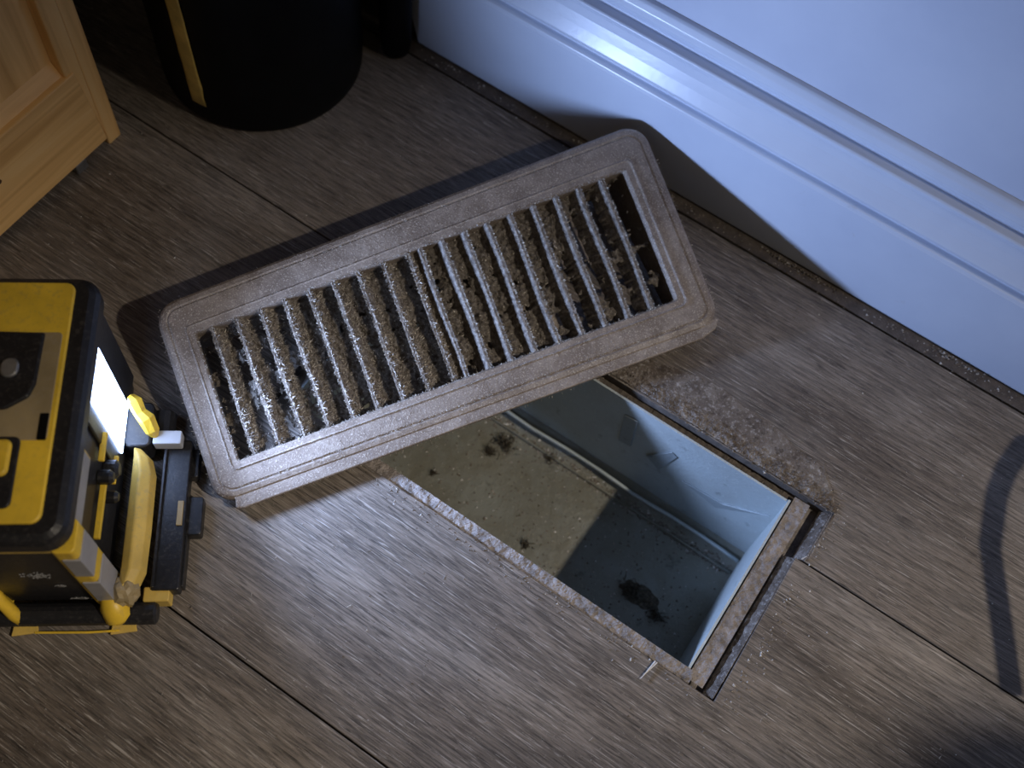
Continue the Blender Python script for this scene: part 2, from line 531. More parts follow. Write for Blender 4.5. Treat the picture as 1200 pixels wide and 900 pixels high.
# ------------------------------------------------------------------ walls, baseboard
YB = 0.406
prof = [(0.0, 0.0012), (0.0, 0.0625), (0.0006, 0.0650), (0.0022, 0.0662), (0.0042, 0.0668), (0.0040, 0.0690), (0.0018, 0.0702), (0.0012, 0.0722),
        (0.0022, 0.0745), (0.0042, 0.0790), (0.0062, 0.0850), (0.0072, 0.0900), (0.0068, 0.0925), (0.0076, 0.0935), (0.0132, 0.0938), (0.0138, 0.0950),
        (0.0122, 0.0978), (0.0116, 0.1005), (0.0120, 0.1040), (0.0138, 0.1075), (0.0150, 0.1085), (0.0190, 0.1087), (0.0190, 0.0012)]
bm = bmesh.new()
def sec(x, slant):
    return [(x - slant * z, YB + d, z) for d, z in prof]
xs = [(-0.2936, 0.25)] + [(-0.2 + 0.1 * i, 0) for i in range(16)]
loft(bm, [sec(x, s) for x, s in xs])
bb = build('baseboard_back', bm, M['white_paint'])
bb['kind'] = 'structure'
md = bb.modifiers.new('bevel', 'BEVEL')
md.width = 0.0005
md.segments = 2
md.limit_method = 'ANGLE'
md.angle_limit = 0.35
o = build('wall_back', B(-0.30, 1.6, 0.4235, 0.52, -0.03, 1.3), M['wall_paint'])
o['kind'] = 'structure'
# dark painted door casing left of the baseboard's end
bm = bmesh.new()
prism(bm, [(-0.60, 0.411), (-0.345, 0.411), (-0.34, 0.408), (-0.305, 0.408), (-0.3015, 0.412), (-0.3015, 0.4235), (-0.60, 0.4235)], 0.0, 1.3)
o = build('trim_1', bm, M['grey_paint'])
o['kind'] = 'structure'
o = build('wall_left', B(-1.2, -0.30, 0.4235, 0.52, -0.03, 1.3), M['grey_paint'])
o['kind'] = 'structure'
# crumbs caught under the baseboard
it = []
for cx, n_, s_ in ((-0.034, 120, 0.006), (-0.014, 70, 0.009), (0.069, 60, 0.004), (0.085, 40, 0.006)):
    for i in range(n_):
        it.append(((cx + rnd.gauss(0, s_), 0.4045 - abs(rnd.gauss(0, 0.0012)), 0.0002 + abs(rnd.gauss(0, 0.0008))), rnd.uniform(0.0003, 0.0009)))
V, F = crumbs(it)
raw('lint_tuft', V, F, M['crumb'], bb, kind='stuff')

# ------------------------------------------------------------------ duct
duct = thing('floor_duct', 'open rectangular galvanized metal floor duct set in the cut-out of the planks', 'duct', (0, 0, 0))
T = 0.0012
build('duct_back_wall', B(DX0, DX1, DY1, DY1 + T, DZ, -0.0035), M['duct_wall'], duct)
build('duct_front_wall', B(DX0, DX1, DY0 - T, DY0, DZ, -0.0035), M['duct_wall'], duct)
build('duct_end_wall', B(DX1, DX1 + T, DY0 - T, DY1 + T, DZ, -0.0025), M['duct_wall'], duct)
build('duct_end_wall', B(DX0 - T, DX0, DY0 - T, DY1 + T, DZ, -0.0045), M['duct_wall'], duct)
# bottom: gently dished with grit
def bot(x, y):
    n1 = noise.noise(Vector((x * 25, y * 25, 0)))
    n2 = noise.noise(Vector((x * 220, y * 220, 2)))
    d = min(y - DY0, DY1 - y)
    fil = max(0, 0.012 - d) ** 2 * 55
    return DZ + 0.0015 + n1 * 0.0010 + n2 * 0.00018 + fil
V, F = sheet(DX0, DX1, DY0, DY1, 230, 100, bot)
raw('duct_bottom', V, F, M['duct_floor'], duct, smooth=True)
# rolled seam along the back wall foot
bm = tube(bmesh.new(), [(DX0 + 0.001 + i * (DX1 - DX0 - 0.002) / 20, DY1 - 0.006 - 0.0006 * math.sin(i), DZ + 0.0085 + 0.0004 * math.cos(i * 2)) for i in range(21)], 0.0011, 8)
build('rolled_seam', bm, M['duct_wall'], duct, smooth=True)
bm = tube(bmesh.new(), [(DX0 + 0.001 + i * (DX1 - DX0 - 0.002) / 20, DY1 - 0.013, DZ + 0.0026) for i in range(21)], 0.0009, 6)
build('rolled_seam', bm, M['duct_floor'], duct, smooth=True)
# shallow creased tabs on the back wall
for pts in ([(-0.060, -0.018), (-0.052, -0.016), (-0.050, -0.048), (-0.058, -0.050)],
            [(-0.040, -0.047), (-0.028, -0.026), (-0.024, -0.028), (-0.030, -0.055)],
            [(-0.016, -0.050), (0.010, -0.047), (0.034, -0.028), (0.008, -0.056)]):
    bm = bmesh.new()
    prism(bm, pts, DY1 - 0.0009, DY1 + 0.0002, lambda p: (p[0], p[2], p[1]))
    build('crease_tab', bm, M['crease_shade'], duct, bevel=0.0003, seg=1)
# grit and lumps on the bottom
it = []
for i in range(1900):
    x, y = rnd.uniform(DX0 + 0.004, DX1 - 0.003), rnd.uniform(DY0 + 0.003, DY1 - 0.004)
    it.append(((x, y, bot(x, y)), rnd.choice((0.0003, 0.0004, 0.0006, 0.0009))))
for i in range(900):
    x = rnd.uniform(-0.16, DX1 - 0.002)
    y = DY1 - 0.012 + rnd.gauss(0, 0.0022)
    it.append(((x, y, bot(x, y)), rnd.uniform(0.0003, 0.0011)))
V, F = crumbs(it)
raw('duct_grit', V, F, M['crumb'], duct, kind='stuff')
def clump(cx, cy, cz, r, n, seed):
    it = []
    for i in range(n):
        a = rnd.uniform(0, 6.28)
        q = abs(rnd.gauss(0, 0.5))
        p = (cx + math.cos(a) * r * q, cy + math.sin(a) * r * q * 0.7, cz + rnd.uniform(0, 0.4) * r)
        it.append((p, (rnd.uniform(-1, 1), rnd.uniform(-1, 1), rnd.uniform(-0.2, 0.8)), rnd.uniform(0.001, 0.0035)))
    return fibres(it, 0.0003)
for cx, cy, r, n in ((-0.118, 0.2545, 0.008, 260), (-0.122, 0.2445, 0.005, 120), (-0.142, 0.2135, 0.003, 40), (-0.118, 0.199, 0.003, 50), (-0.072, 0.208, 0.004, 60),
                     (-0.006, 0.220, 0.009, 200), (0.012, 0.216, 0.007, 160), (-0.09, 0.262, 0.004, 60)):
    V, F = clump(cx, cy, bot(cx, cy), r, n, 1)
    raw('lint_clump', V, F, M['dark_lint'], duct, kind='stuff')
def lump(cx, cy, rx, ry, h):
    V, F = sheet(cx - rx, cx + rx, cy - ry, cy + ry, 30, 30, lambda x, y: bot(x, y) - 0.0008 + h * max(0, 1 - ((x - cx) / rx) ** 2 - ((y - cy) / ry) ** 2) * (0.8 + 0.8 * noise.noise(Vector((x * 300, y * 300, 4)))))
    raw('dark_mound', V, F, M['dark_lint'], duct)
lump(-0.001, 0.221, 0.017, 0.008, 0.0026)  # low mound in a darker tone on the duct bottom

# ------------------------------------------------------------------ the register
HM = ((0.5842349137527058, 0.7462604516428474, -0.27802906861383153), (0.6966214064741117, -0.4938624860865896, 0.15975488160108905), (0.01203455217730982, -0.22316613510912636, 0.03561042773428375))
HW = (-0.5166532554979039, 0.027272593106646342, 1.0)
RN = Vector((0.1918080868844309, -0.14636608929028885, 0.9704569159481535))
REG0 = Vector((-0.1906, 0.1019, 0.0))
def reg(x, y, h):
    """register plane: x along its 27 cm length, y across from the wall side, h above its face"""
    w_ = HW[0] * x + HW[1] * y + HW[2]
    p = Vector([(r[0] * x + r[1] * y + r[2]) / w_ for r in HM])
    return p + RN * h - REG0
RL, RWd = 0.270, 0.117
OX0, OX1, OY0, OY1 = 0.0176, 0.2528, 0.0215, 0.0945
register = thing('floor_register', 'dust-caked brown plastic floor vent cover with slanted louvers, leaning half across the open duct', 'vent cover', REG0)
def rl(inset, h, r=None):
    r = r if r is not None else max(0.002, 0.012 - inset)
    return [reg(x, y, h) for x, y in rrect(inset, inset, RL - inset, RWd - 0.0035 - inset, r)]
def box_foot(x, y):
    # the collar under the face reaches down as far as the floor lets it
    return -min(0.034, max(0.006, (reg(x, y, 0).z - 0.0012) / RN.z))
def cl(e, r):
    return [reg(x, y, box_foot(x, y)) for x, y in rrect(OX0 - e, OY0 - e, OX1 + e, OY1 + e, r)]
def ol(e, h, r):
    return [reg(x, y, h) for x, y in rrect(OX0 - e, OY0 - e, OX1 + e, OY1 + e, r)]
bm = bmesh.new()
loops = [rl(0.0016, -0.0055), rl(0.0002, -0.0058), rl(0.0, -0.0040), rl(0.0004, -0.0020), rl(0.0018, -0.0008), rl(0.0042, -0.0003), rl(0.0052, -0.0007), rl(0.0060, 0.0),
         ol(0.0050, 0.0, 0.0035), ol(0.0042, 0.0006, 0.0032), ol(0.0034, 0.0, 0.003), ol(0.0008, 0.0, 0.0015), ol(0.0, -0.0009, 0.0010), ol(-0.0004, -0.0030, 0.001), cl(-0.0006, 0.001),
         cl(0.0006, 0.001), ol(0.0010, -0.0030, 0.0015), rl(0.0030, -0.0022)]
vs = [[bm.verts.new(p) for p in l] for l in loops]
vs.append(vs[0])
n = len(vs[0])
for a, b_ in zip(vs, vs[1:]):
    for i in range(n):
        bm.faces.new((a[i], a[(i + 1) % n], b_[(i + 1) % n], b_[i]))
o = build('frame', bm, M['register'], register)
# lower flange along the front long side, broken off short at its left end
bm = bmesh.new()
prism(bm, [(0.0100, 0.1110), (0.0085, 0.1178), (0.0125, 0.1190), (0.12, 0.1180), (0.258, 0.1174), (0.2655, 0.1150), (0.2688, 0.1105), (0.262, 0.108)], -0.0052, -0.0013, lambda p: reg(*p))
build('front_flange', bm, M['register'], register, bevel=0.0006)

left = [0.0265 + 0.01365 * k for k in range(9)]
right = [0.1432 + 0.01224 * k for k in range(9)]
def nz(x, y, z):
    return noise.noise(Vector((x, y, z)))
YL = OY0 + 0.0002, OY1 - 0.0002
fib_edge, fib_face, fib_frame = [], [], []
def rdir(dx, dy, dh):
    return reg(0.13 + dx * 0.001, 0.06 + dy * 0.001, dh * 0.001) - reg(0.13, 0.06, 0)
for k, x0 in enumerate(left + right):
    isl = k < 9
    sg = 1 if isl else -1
    dxb = (0.0068 if isl else -0.0050)
    dep = 0.0105 if isl else 0.0095
    th = 0.0006 if isl else 0.0008
    loops = []
    NS = 60
    for j in range(NS + 1):
        y = YL[0] + (YL[1] - YL[0]) * j / NS
        bow = 0.0004 * math.sin(j / NS * math.pi * 2 + k)
        prof_ = []
        sec_ = [(-th, 0.0), (th, 0.0006), (th, -0.35), (th, -0.7), (th * 0.8, -1.0), (-th * 0.8, -1.0), (-th, -0.5)]
        for q, (px_, ph) in enumerate(sec_):
            a = 0.00035 * nz(x0 * 900 + q * 3.1, y * 700, k) + 0.00018 * nz(x0 * 900, y * 2600, q * 5)
            rag = (-ph) ** 2 * (0.0013 if isl else 0.0007) * (nz(x0 * 77, y * 420, k) + 0.8 * nz(x0 * 31, y * 1300, k))
            prof_.append(reg(x0 + bow + px_ + a + dxb * (-ph) + rag, y, -0.0012 + ph * dep + a * 0.7 - abs(rag) * 0.4))
        loops.append(prof_)
    bm = loft(bmesh.new(), loops)
    build('louver', bm, M['louver'], register)
    # fibres caught on it
    for i in range(430):
        y = rnd.uniform(*YL)
        s = rnd.choice((-1, 1))
        fib_edge.append((reg(x0 + s * th * 0.7, y, -0.0011), rdir(s * rnd.uniform(0.2, 1.2), rnd.uniform(-0.8, 0.8), rnd.uniform(-0.2, 0.9)), rnd.uniform(0.0004, 0.0016)))
    nf = 1500 if isl else 700
    if k in (2, 3):
        nf = 1900
    for i in range(nf):
        y = rnd.uniform(*YL)
        u = rnd.random() ** 0.8
        if nz(x0 * 50, y * 130, u * 3) < -0.28:
            continue
        fib_face.append((reg(x0 + th + dxb * u, y, -0.0012 - dep * u), rdir(rnd.uniform(-0.4, 1.2), rnd.uniform(-1, 1), rnd.uniform(-0.1, 1.2)), rnd.uniform(0.0006, 0.0030 if isl else 0.0022)))
# felt of lint lying on the damper below the louvers
def felt(x, y):
    n1 = nz(x * 120, y * 120, 0)
    n2 = nz(x * 420, y * 420, 7)
    n3 = nz(x * 1500, y * 1500, 3)
    if x < 0.075 and n1 + 0.6 * n2 < -0.02 + (0.060 - x) * 6:
        return None
    if x > 0.222 - (y - 0.03) * 0.55 and n1 + 0.4 * n2 < 0.22:
        return None
    if n1 * 0.8 + n2 * 0.6 < -0.52:
        return None
    return (-0.0094 if x < 0.138 else -0.0078) + 0.0028 * n1 + 0.0016 * n2 + 0.0006 * n3 + 0.0012 * nz(x * 30, y * 30, 1)
V, F = sheet(OX0, OX1, OY0, OY1, 560, 175, felt)
for i in range(5200):
    p = V[rnd.randrange(len(V))]
    fib_face.append((reg(*p), rdir(rnd.uniform(-1, 1), rnd.uniform(-1, 1), rnd.uniform(-0.1, 1.0)), rnd.uniform(0.0006, 0.0020)))
V = [reg(*p) for p in V]
raw('lint_felt', V, F, M['lint_mat'], register, kind='stuff')
# damper blades below the felt (two long vanes, tilted a little)
for y0, y1, h0, h1, x1_ in ((OY0 + 0.001, 0.056, -0.0165, -0.0150, 0.225), (0.059, OY1 - 0.001, -0.0125, -0.0132, 0.205)):
    bm = bmesh.new()
    vs_ = [bm.verts.new(reg(x, y, h)) for x, y, h in ((0.095, y0, h0), (x1_, y0, h0), (x1_, y1, h1), (0.095, y1, h1), (0.095, y0, h0 - 0.0008), (x1_, y0, h0 - 0.0008), (x1_, y1, h1 - 0.0008), (0.095, y1, h1 - 0.0008))]
    for f in ((0, 1, 2, 3), (7, 6, 5, 4), (0, 4, 5, 1), (1, 5, 6, 2), (2, 6, 7, 3), (3, 7, 4, 0)):
        bm.faces.new([vs_[i] for i in f])
    build('damper_vane', bm, M['register'], register)
# fringe on the opening's edges, sparse bristles on the frame
for i in range(1800):
    s = rnd.random()
    if s < 0.38:
        p = (rnd.uniform(OX0, OX1), OY0 - rnd.uniform(-0.0002, 0.001)); d = (rnd.uniform(-0.7, 0.7), 1, rnd.uniform(0, 0.6))
    elif s < 0.7:
        p = (rnd.uniform(OX0, OX1), OY1 + rnd.uniform(-0.0002, 0.001)); d = (rnd.uniform(-0.7, 0.7), -1, rnd.uniform(0, 0.6))
    elif s < 0.85:
        p = (OX0 - rnd.uniform(-0.0002, 0.001), rnd.uniform(OY0, OY1)); d = (1, rnd.uniform(-0.7, 0.7), rnd.uniform(0, 0.6))
    else:
        p = (OX1 + rnd.uniform(-0.0002, 0.001), rnd.uniform(OY0, OY1)); d = (-1, rnd.uniform(-0.7, 0.7), rnd.uniform(0, 0.6))
    fib_frame.append((reg(p[0], p[1], -0.0001), rdir(*d), rnd.uniform(0.0003, 0.0013)))
for i in range(2600):    # dust caught along the raised line round the opening and the rim step
    e, hh = (0.0042, 0.0005) if i % 2 else (-1, 0.0)
    if e > 0:
        a0, b0, a1, b1 = OX0 - e, OY0 - e, OX1 + e, OY1 + e
    else:
        a0, b0, a1, b1 = 0.0056, 0.0056, RL - 0.0056, RWd - 0.0091
    q = rnd.uniform(0, 2 * (a1 - a0) + 2 * (b1 - b0))
    if q < a1 - a0:
        p = (a0 + q, b0)
    elif q < 2 * (a1 - a0):
        p = (a0 + q - (a1 - a0), b1)
    elif q < 2 * (a1 - a0) + (b1 - b0):
        p = (a0, b0 + q - 2 * (a1 - a0))
    else:
        p = (a1, b0 + q - 2 * (a1 - a0) - (b1 - b0))
    a = rnd.uniform(0, 6.28)
    fib_frame.append((reg(p[0], p[1], hh), rdir(math.cos(a), math.sin(a), 0.25), rnd.uniform(0.0003, 0.0009)))
for i in range(2600):
    x, y = rnd.uniform(0.001, RL - 0.001), rnd.uniform(0.001, RWd - 0.001)
    if OX0 < x < OX1 and OY0 < y < OY1:
        continue
    a = rnd.uniform(0, 6.28)
    fib_frame.append((reg(x, y, 0.00005), rdir(math.cos(a), math.sin(a), rnd.uniform(0.0, 0.5)), rnd.uniform(0.0002, 0.0009)))
for i in range(420):     # outer rim
    if rnd.random() < 0.7:
        x = rnd.uniform(0.01, RL - 0.01); y, dy = rnd.choice(((0.0003, -1), (RWd + 0.0014, 1)))
        fib_frame.append((reg(x, y, -0.0035), rdir(rnd.uniform(-0.6, 0.6), dy, rnd.uniform(-0.2, 0.5)), rnd.uniform(0.0005, 0.0018)))
    else:
        y = rnd.uniform(0.01, RWd - 0.01); x, dx = rnd.choice(((0.0, -1), (RL, 1)))
        fib_frame.append((reg(x, y, -0.0025), rdir(dx, rnd.uniform(-0.6, 0.6), rnd.uniform(-0.2, 0.5)), rnd.uniform(0.0005, 0.0018)))
V, F = fibres(fib_edge, 0.00013)
raw('edge_bristles', V, F, M['lint_pale'], register, kind='stuff')
V, F = fibres(fib_face, 0.00020)
raw('louver_lint', V, F, M['lint'], register, kind='stuff')
V, F = fibres(fib_frame, 0.00011)
raw('frame_lint', V, F, M['lint_pale'], register, kind='stuff')

# ------------------------------------------------------------------ work lamp   (local x = beam direction, y = along its length, z up)
lamp = thing('work_lamp', 'boxy black and yellow work lamp with a glowing white panel facing the vent cover', 'lamp', (-0.2035, 0.0400, 0.0), math.atan2(0.5888, 0.8083))
def rr_prism(x0, y0, x1, y1, r, z0, z1, b_=0.0):
    bm = bmesh.new()
    ls = []
    if b_:
        ls = [(b_, z0), (0, z0 + b_), (0, z1 - b_), (b_ * 0.35, z1 - b_ * 0.35), (b_, z1)]
    else:
        ls = [(0, z0), (0, z1)]
    loft(bm, [[(x, y, z) for x, y in rrect(x0 + i, y0 + i, x1 - i, y1 - i, max(0.0005, r - i))] for i, z in ls])
    return bm
build('housing', rr_prism(-0.050, 0.0015, -0.0015, 0.1135, 0.004, 0.006, 0.088), M['black'], lamp)
# top cap with yellow face
build('top_cap', rr_prism(-0.056, -0.0035, 0.0035, 0.1195, 0.010, 0.086, 0.1005, 0.004), M['black'], lamp, smooth=False)
cap = build('top_panel', rr_prism(-0.053, 0.0045, -0.0062, 0.1150, 0.0045, 0.0995, 0.1018, 0.0008), M['yellow'], lamp)
build('tan_insert', rr_prism(-0.0535, 0.0400, -0.0085, 0.0900, 0.002, 0.1010, 0.1022, 0.0003), M['brown_grey'], cap)
bm = bmesh.new()
prism(bm, [(-0.054, 0.0525), (-0.0265, 0.0535), (-0.0180, 0.0590), (-0.0160, 0.0650), (-0.0155, 0.0895), (-0.054, 0.0905)], 0.1012, 0.1034)
sk = build('switch_plate', bm, M['black'], lamp, bevel=0.0012)
build('switch_button', rr_prism(-0.031, 0.0675, -0.0235, 0.0765, 0.0035, 0.103, 0.1048, 0.0008), M['steel'], sk)
build('slot', rr_prism(-0.0125, 0.0400, -0.0088, 0.0520, 0.0006, 0.1015, 0.1026, 0.0003), M['black_matt'], lamp)
s2 = build('port_cover', rr_prism(-0.053, 0.0105, -0.0185, 0.0415, 0.003, 0.1012, 0.1028, 0.0006), M['black'], lamp)
build('port_latch', rr_prism(-0.046, 0.0235, -0.0210, 0.0395, 0.003, 0.1024, 0.1052, 0.0012), M['yellow'], s2)
# lit panel and its bezel
build('led_bezel', rr_prism(-0.0016, 0.058, 0.0003, 0.1125, 0.0008, 0.016, 0.0875), M['black'], lamp)
bm = B(0.0003, 0.0012, 0.0675, 0.0930, 0.0225, 0.0860)
bmesh.ops.recalc_face_normals(bm, faces=bm.faces)
build('led_panel', bm, M['led'], lamp, label='glowing bluish white light panel')
# the panel's own beam, parented to the lamp
bd = bpy.data.lights.new('led_beam', 'SPOT')
bd.energy = LED_BEAM
bd.color = LED_COLOR
bd.spot_size = math.radians(142)
bd.spot_blend = 1.0
bd.shadow_soft_size = 0.011
bo = bpy.data.objects.new('led_beam', bd)
C.objects.link(bo)
bo.parent = lamp
bo.location = (0.0135, 0.0800, 0.062)
bo.rotation_euler = Vector((1, -0.04, 0.22)).to_track_quat('-Z', 'Y').to_euler()
# strips on the beam side
build('edge_guard', B(-0.0005, 0.0016, 0.0085, 0.0440, 0.0735, 0.0865), M['yellow_dull'], lamp, bevel=0.0004)
build('reflector_strip', B(0.001, 0.0021, 0.0100, 0.0425, 0.0750, 0.0845), M['reflective'], lamp, bevel=0.0003)
for a in ((0.0165, 0.0440, 0.0450, 0.0475), (0.0500, 0.0640, 0.0540, 0.0560), (0.0480, 0.0620, 0.0310, 0.0330)):
    build('yellow_rib', B(-0.0005, 0.0022, *a), M['yellow'], lamp, bevel=0.0004)
for s_, z_, r_ in ((0.052, 0.040, 0.0045), (0.045, 0.048, 0.0035), (0.040, 0.036, 0.003)):
    bm = tube(bmesh.new(), [(-0.001, s_, z_), (0.004, s_, z_), (0.0055, s_, z_)], [r_, r_, r_ * 0.6], 14)
    build('knob', bm, M['black'], lamp, smooth=False)
# end face: black panel framed by guards
build('end_panel', B(-0.044, -0.004, -0.0006, 0.0020, 0.010, 0.0870), M['black'], lamp, bevel=0.0004)
def bar(pts, r, m, name, n=8, **kw):
    return build(name, tube(bmesh.new(), pts, r, n), M[m], lamp, **kw)
# upright corner guard, wide, yellow with two reflective patches
cg = build('corner_guard', rr_prism(-0.0060, -0.0030, 0.0040, 0.0120, 0.0025, 0.010, 0.0865, 0.0006), M['yellow'], lamp)
for z0, z1 in ((0.018, 0.046), (0.056, 0.078)):
    bm = bmesh.new()
    prism(bm, [(-0.0030, -0.0036), (0.0046, -0.0036), (0.0046, 0.0100), (0.0034, 0.0100), (0.0034, -0.0026), (-0.0030, -0.0026)], z0, z1)
    build('reflector_patch', bm, M['reflective'], cg, bevel=0.0003)
build('corner_guard', rr_prism(-0.0500, -0.0025, -0.0440, 0.0060, 0.002, 0.006, 0.0865, 0.0006), M['yellow'], lamp)
bm = B(-0.050, -0.004, -0.0020, 0.0020, 0.083, 0.0868)
build('end_trim', bm, M['yellow_dull'], lamp, bevel=0.0006)
# worn marks on the end panel
it = []
for cx, cz, sx, sz, n_ in ((-0.022, 0.048, 0.0045, 0.003, 70), (-0.016, 0.033, 0.0016, 0.001, 18), (-0.012, 0.013, 0.004, 0.001, 40)):
    for i in range(n_):
        it.append(((cx + rnd.gauss(0, sx * 0.6), -0.0006, cz + rnd.gauss(0, sz * 0.6)), rnd.uniform(0.0004, 0.0009)))
V, F = [], []
for p, s in it:
    i = len(V)
    V += [(p[0] - s, -0.0008, p[2] - s * 0.6), (p[0] + s, -0.0008, p[2] - s * 0.5), (p[0], -0.0008, p[2] + s), (p[0], 0.0, p[2])]
    F += [(i, i + 1, i + 2), (i, i + 3, i + 1), (i + 1, i + 3, i + 2), (i + 2, i + 3, i)]
raw('worn_print', V, F, M['white_mark'], lamp, kind='stuff')
# foot: roller tube, yellow elbow, foot plates
bar([(-0.052, -0.0060, 0.0055), (-0.051, -0.0060, 0.0055), (0.0205, -0.0060, 0.0055), (0.0215, -0.0060, 0.0055)], [0.0042, 0.0055, 0.0055, 0.0042], 'black', 'foot_roller', 16, smooth=False)
bar([(0.002, -0.001, 0.018), (0.0025, -0.004, 0.012), (0.0045, -0.0075, 0.0075), (0.0058, -0.0085, 0.0055)], [0.0040, 0.0062, 0.0066, 0.0040], 'yellow', 'foot_elbow', 14, smooth=True)
bar([(-0.048, 0.001, 0.030), (-0.0455, -0.003, 0.020), (-0.042, -0.007, 0.010), (-0.040, -0.0085, 0.006)], [0.0026, 0.0030, 0.0032, 0.003], 'yellow', 'foot_elbow', 10, smooth=True)
for x in (-0.0385, 0.006):
    bm = bmesh.new()
    prism(bm, [(x - 0.006, -0.0150), (x + 0.006, -0.0135), (x + 0.004, -0.0050), (x - 0.005, -0.0060)], 0.0005, 0.0020)
    build('foot_plate', bm, M['yellow_dull'], lamp, bevel=0.0003)
build('foot_wire', tube(bmesh.new(), [(-0.034, -0.0135, 0.0018), (-0.01, -0.0138, 0.0018), (0.004, -0.0132, 0.0018)], 0.0006, 6), M['yellow'], lamp)
# yellow bumper rail in front of the beam face
bm = bmesh.new()
loft(bm, [[(x, s, z) for x, z in ((0.0060, 0.010), (0.0145 * k1, 0.010), (0.0168 * k1, 0.015), (0.0150 * k1, 0.021), (0.0105 * k1, 0.0235), (0.0060, 0.021))]
          for s, k1 in ((0.000, 0.62), (0.003, 0.85), (0.010, 1.0), (0.030, 1.02), (0.058, 1.0), (0.066, 0.86), (0.0705, 0.60))])
build('bumper_rail', bm, M['yellow_dull'], lamp, bevel=0.0008)
# torn tan padding at the rail's lower end
bm = bmesh.new()
bmesh.ops.create_icosphere(bm, subdivisions=3, radius=1.0)
for v in bm.verts:
    k1 = 1 + 0.25 * nz(v.co.x * 2, v.co.y * 2, v.co.z * 2) + 0.12 * nz(v.co.x * 6, v.co.y * 6, v.co.z * 6)
    v.co = Vector((0.0075 + v.co.x * 0.0072 * k1, 0.0015 + v.co.y * 0.0070 * k1, 0.0150 + v.co.z * 0.0090 * k1))
build('rail_end', bm, M['brown_grey'], lamp)
# twisted yellow clamp above the rail
bm = tube(bmesh.new(), [(0.004, 0.0935, 0.030), (0.0065, 0.0905, 0.031), (0.0085, 0.0865, 0.028), (0.0115, 0.0840, 0.026), (0.0140, 0.0795, 0.022), (0.0150, 0.0775, 0.019)], [0.0022, 0.0038, 0.0033, 0.0042, 0.0036, 0.0014], 7)
build('clamp', bm, M['yellow'], lamp)
# dark hinge lug behind the clamp
build('hinge_lug', rr_prism(0.000, 0.0720, 0.0130, 0.0960, 0.003, 0.004, 0.020, 0.001), M['black'], lamp)
# grey hinge clip
build('hinge_clip', rr_prism(0.0140, 0.0735, 0.0275, 0.0805, 0.0008, 0.0130, 0.0200, 0.0004), M['grey_clip'], lamp)
# folding black stand lying in front of the rail
st = build('folding_stand', rr_prism(0.0182, 0.0030, 0.0312, 0.0790, 0.0012, 0.0030, 0.0115, 0.0006), M['black'], lamp)
build('stand_rib', B(0.0186, 0.0200, 0.0040, 0.0780, 0.0112, 0.0135), M['black'], st, bevel=0.0003)
build('stand_lip', B(0.0290, 0.0322, 0.0060, 0.0500, 0.0, 0.0075), M['black'], st, bevel=0.0004)
build('stand_tab', rr_prism(0.0300, 0.0310, 0.0385, 0.0505, 0.0015, 0.0010, 0.0080, 0.0005), M['black'], st)
build('stand_hook', rr_prism(0.0295, 0.0610, 0.0345, 0.0760, 0.0012, 0.0010, 0.0070, 0.0004), M['black'], st)
build('stand_window', B(0.0272, 0.0300, 0.0345, 0.0470, 0.0100, 0.0122), M['brown_grey'], st, bevel=0.0003)
build('stand_foot', rr_prism(0.0150, -0.0020, 0.0270, 0.0050, 0.0008, 0.0010, 0.0105, 0.0006), M['yellow_dull'], lamp)
build('stand_pivot', tube(bmesh.new(), [(0.016, 0.079, 0.009), (0.016, 0.094, 0.009), (0.016, 0.0955, 0.009)], [0.006, 0.006, 0.003], 14), M['black'], lamp)

# ------------------------------------------------------------------ cabinet
XF = -0.388
cab = thing('pine_cabinet', 'pale pine cabinet standing on the floor in the upper left corner', 'cabinet', (XF, 0.155, 0))
def cb(name, x0, x1, y0, y1, z0, z1, m, parent=None, bevel=0.001):
    return build(name, B(x0 - XF, x1 - XF, y0 - 0.155, y1 - 0.155, z0, z1), M[m], parent or cab, bevel=bevel)
cb('side_panel', -0.80, XF + 0.0005, 0.2370, 0.2465, 0.0, 0.45, 'pine_up')
cb('side_panel', -0.80, XF, -0.20, -0.19, 0.0, 0.45, 'pine_up')
cb('bottom_panel', -0.80, -0.400, -0.19, 0.237, 0.012, 0.022, 'pine')
cb('back_panel', -0.80, -0.79, -0.19, 0.237, 0.022, 0.45, 'pine_up')
cb('top_panel', -0.81, -0.380, -0.21, 0.255, 0.45, 0.468, 'pine')
door = cb('door', -0.4005, -0.3945, -0.10, 0.2272, 0.070, 0.40, 'pine_up', bevel=0.0)
def part(name, pts, x0, x1, m):
    bm = bmesh.new()
    prism(bm, pts, x0 - XF, x1 - XF, lambda p: (p[2], p[0] - 0.155, p[1]))
    return build(name, bm, M[m], door, bevel=0.001)
part('bottom_rail', [(-0.10, 0.0070), (0.2368, 0.0070), (0.2318, 0.0660), (-0.10, 0.0660)], -0.400, -0.3865, 'pine')
part('stile', [(0.2372, 0.0070), (0.2376, 0.42), (0.2262, 0.42), (0.2262, 0.0655), (0.2310, 0.0655)], -0.400, -0.3875, 'pine_up')
bm = bmesh.new()
prism(bm, [(-0.0125, 0.0655), (-0.0015, 0.0655), (-0.0080, 0.0765), (-0.0125, 0.0765)], -0.255, 0.0712, lambda p: (p[0], p[2], p[1]))
build('rail_bevel', bm, M['pine'], door)
build('knot', tube(bmesh.new(), [(0.0005, 0.0130, 0.041), (0.0018, 0.0130, 0.041)], 0.0015, 10), simple('dark_knot', (0.10, 0.04, 0.015), 0.5), door)
bm = rr_prism(-0.012, 0.0560, 0.0015, 0.0640, 0.001, 0.0, 0.0075, 0.0005)
build('leveling_foot', bm, M['steel'], cab)

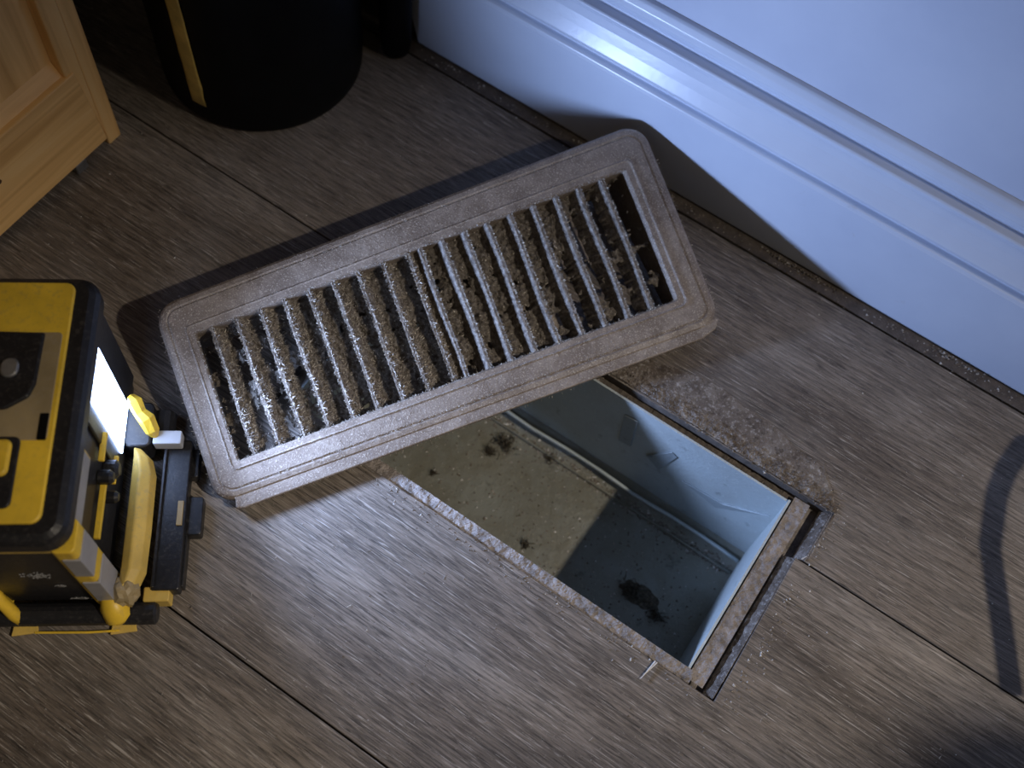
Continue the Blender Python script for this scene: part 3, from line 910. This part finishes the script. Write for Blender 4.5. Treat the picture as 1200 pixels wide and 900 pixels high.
# ------------------------------------------------------------------ bin
binn = thing('waste_bin', 'tall glossy black round bin with a gold stripe, standing between cabinet and baseboard', 'bin', (-0.361, 0.341, 0))
def ring(r, z, n=72):
    return [(r * math.cos(2 * math.pi * i / n), r * math.sin(2 * math.pi * i / n), z) for i in range(n)]
bm = loft(bmesh.new(), [ring(0.054, 0.0), ring(0.0575, 0.0008), ring(0.0590, 0.003), ring(0.0596, 0.010), ring(0.0605, 0.15), ring(0.0615, 0.26), ring(0.0625, 0.263), ring(0.0628, 0.268), ring(0.0605, 0.27), ring(0.059, 0.26), ring(0.055, 0.01)])
build('bin_body', bm, M['black_matt'], binn, smooth=True)
bm = bmesh.new()
V, F = [], []
for j in range(31):
    z = 0.0175 + 0.23 * j / 30
    for i in range(7):
        a = math.radians(-89.5 - 3.0 * (j / 30) + 9.0 * i / 6 + (0.7 * nz(j * 1.3, i, 2) if i in (0, 6) else 0))
        r = 0.0605 + 0.0008 * z / 0.2
        V.append((r * math.cos(a), r * math.sin(a), z))
for j in range(30):
    for i in range(6):
        a = j * 7 + i
        F.append((a, a + 1, a + 8, a + 7))
o = raw('gold_stripe', V, F, M['gold'], binn, smooth=True)
md = o.modifiers.new('thick', 'SOLIDIFY')
md.thickness = 0.0004

# narrow black rounded post to the right of the bin
bm = tube(bmesh.new(), [(0, 0, 0.0), (0, 0, 0.002), (0, 0, 0.010), (0, 0, 0.03), (0, 0.000, 0.08), (0, 0.0, 0.20)], [0.0055, 0.0082, 0.0094, 0.0098, 0.0100, 0.0100], 24)
o = build('black_post', bm, M['black_matt'], None, smooth=True, loc=(-0.3010, 0.3935, 0.0))
o['label'] = 'narrow black rounded post standing between the bin and the left end of the baseboard'
o['category'] = 'post'

# ------------------------------------------------------------------ unseen cord added outside the frame to cast the curved shadow at right
def up(sx, sy, z):
    k = z / 1.88
    return (sx + (1.72 - sx) * k, sy + (0.37 - sy) * k, z)
Z = 0.085
base = Vector(up(0.1722, 0.2523, Z))
pts = [up(*p) for p in ((0.21, 0.410, 0.12), (0.165, 0.402, 0.10), (0.140, 0.392, Z), (0.1262, 0.3796, Z), (0.1240, 0.360, Z), (0.1256, 0.3432, Z), (0.1339, 0.3148, Z), (0.1525, 0.2846, Z), (0.1722, 0.2523, Z))]
cord = build('shadow_cord', tube(bmesh.new(), [Vector(p) - base for p in pts], 0.0046, 12), M['black'], None, smooth=True, loc=base)
cord['label'] = 'unseen black cord added just outside the right edge of the frame to cast a curved shadow'
cord['category'] = 'cord'
# invented unseen blob above the floor, added to shade the lower right corner softly
Z = 0.80
pk = Vector(up(0.200, 0.190, Z))
blocker = thing('shadow_blocker', 'unseen dark blob added outside the lower right corner to cast a blurred shadow on the planks', 'blocker', pk)
bm = bmesh.new()
bmesh.ops.create_icosphere(bm, subdivisions=3, radius=1.0)
for v in bm.verts:
    v.co = Vector((v.co.x * 0.034, v.co.y * 0.036, v.co.z * 0.020 * (1 + 0.2 * nz(v.co.x * 2, v.co.y * 2, v.co.z * 2))))
build('blocker_body', bm, M['black_matt'], blocker, smooth=True)
build('blocker_strap', tube(bmesh.new(), [(0.0, 0.0, 0.015), (0.02, -0.02, 0.10), (0.05, -0.05, 0.20)], 0.004, 8), M['black_matt'], blocker, smooth=True)
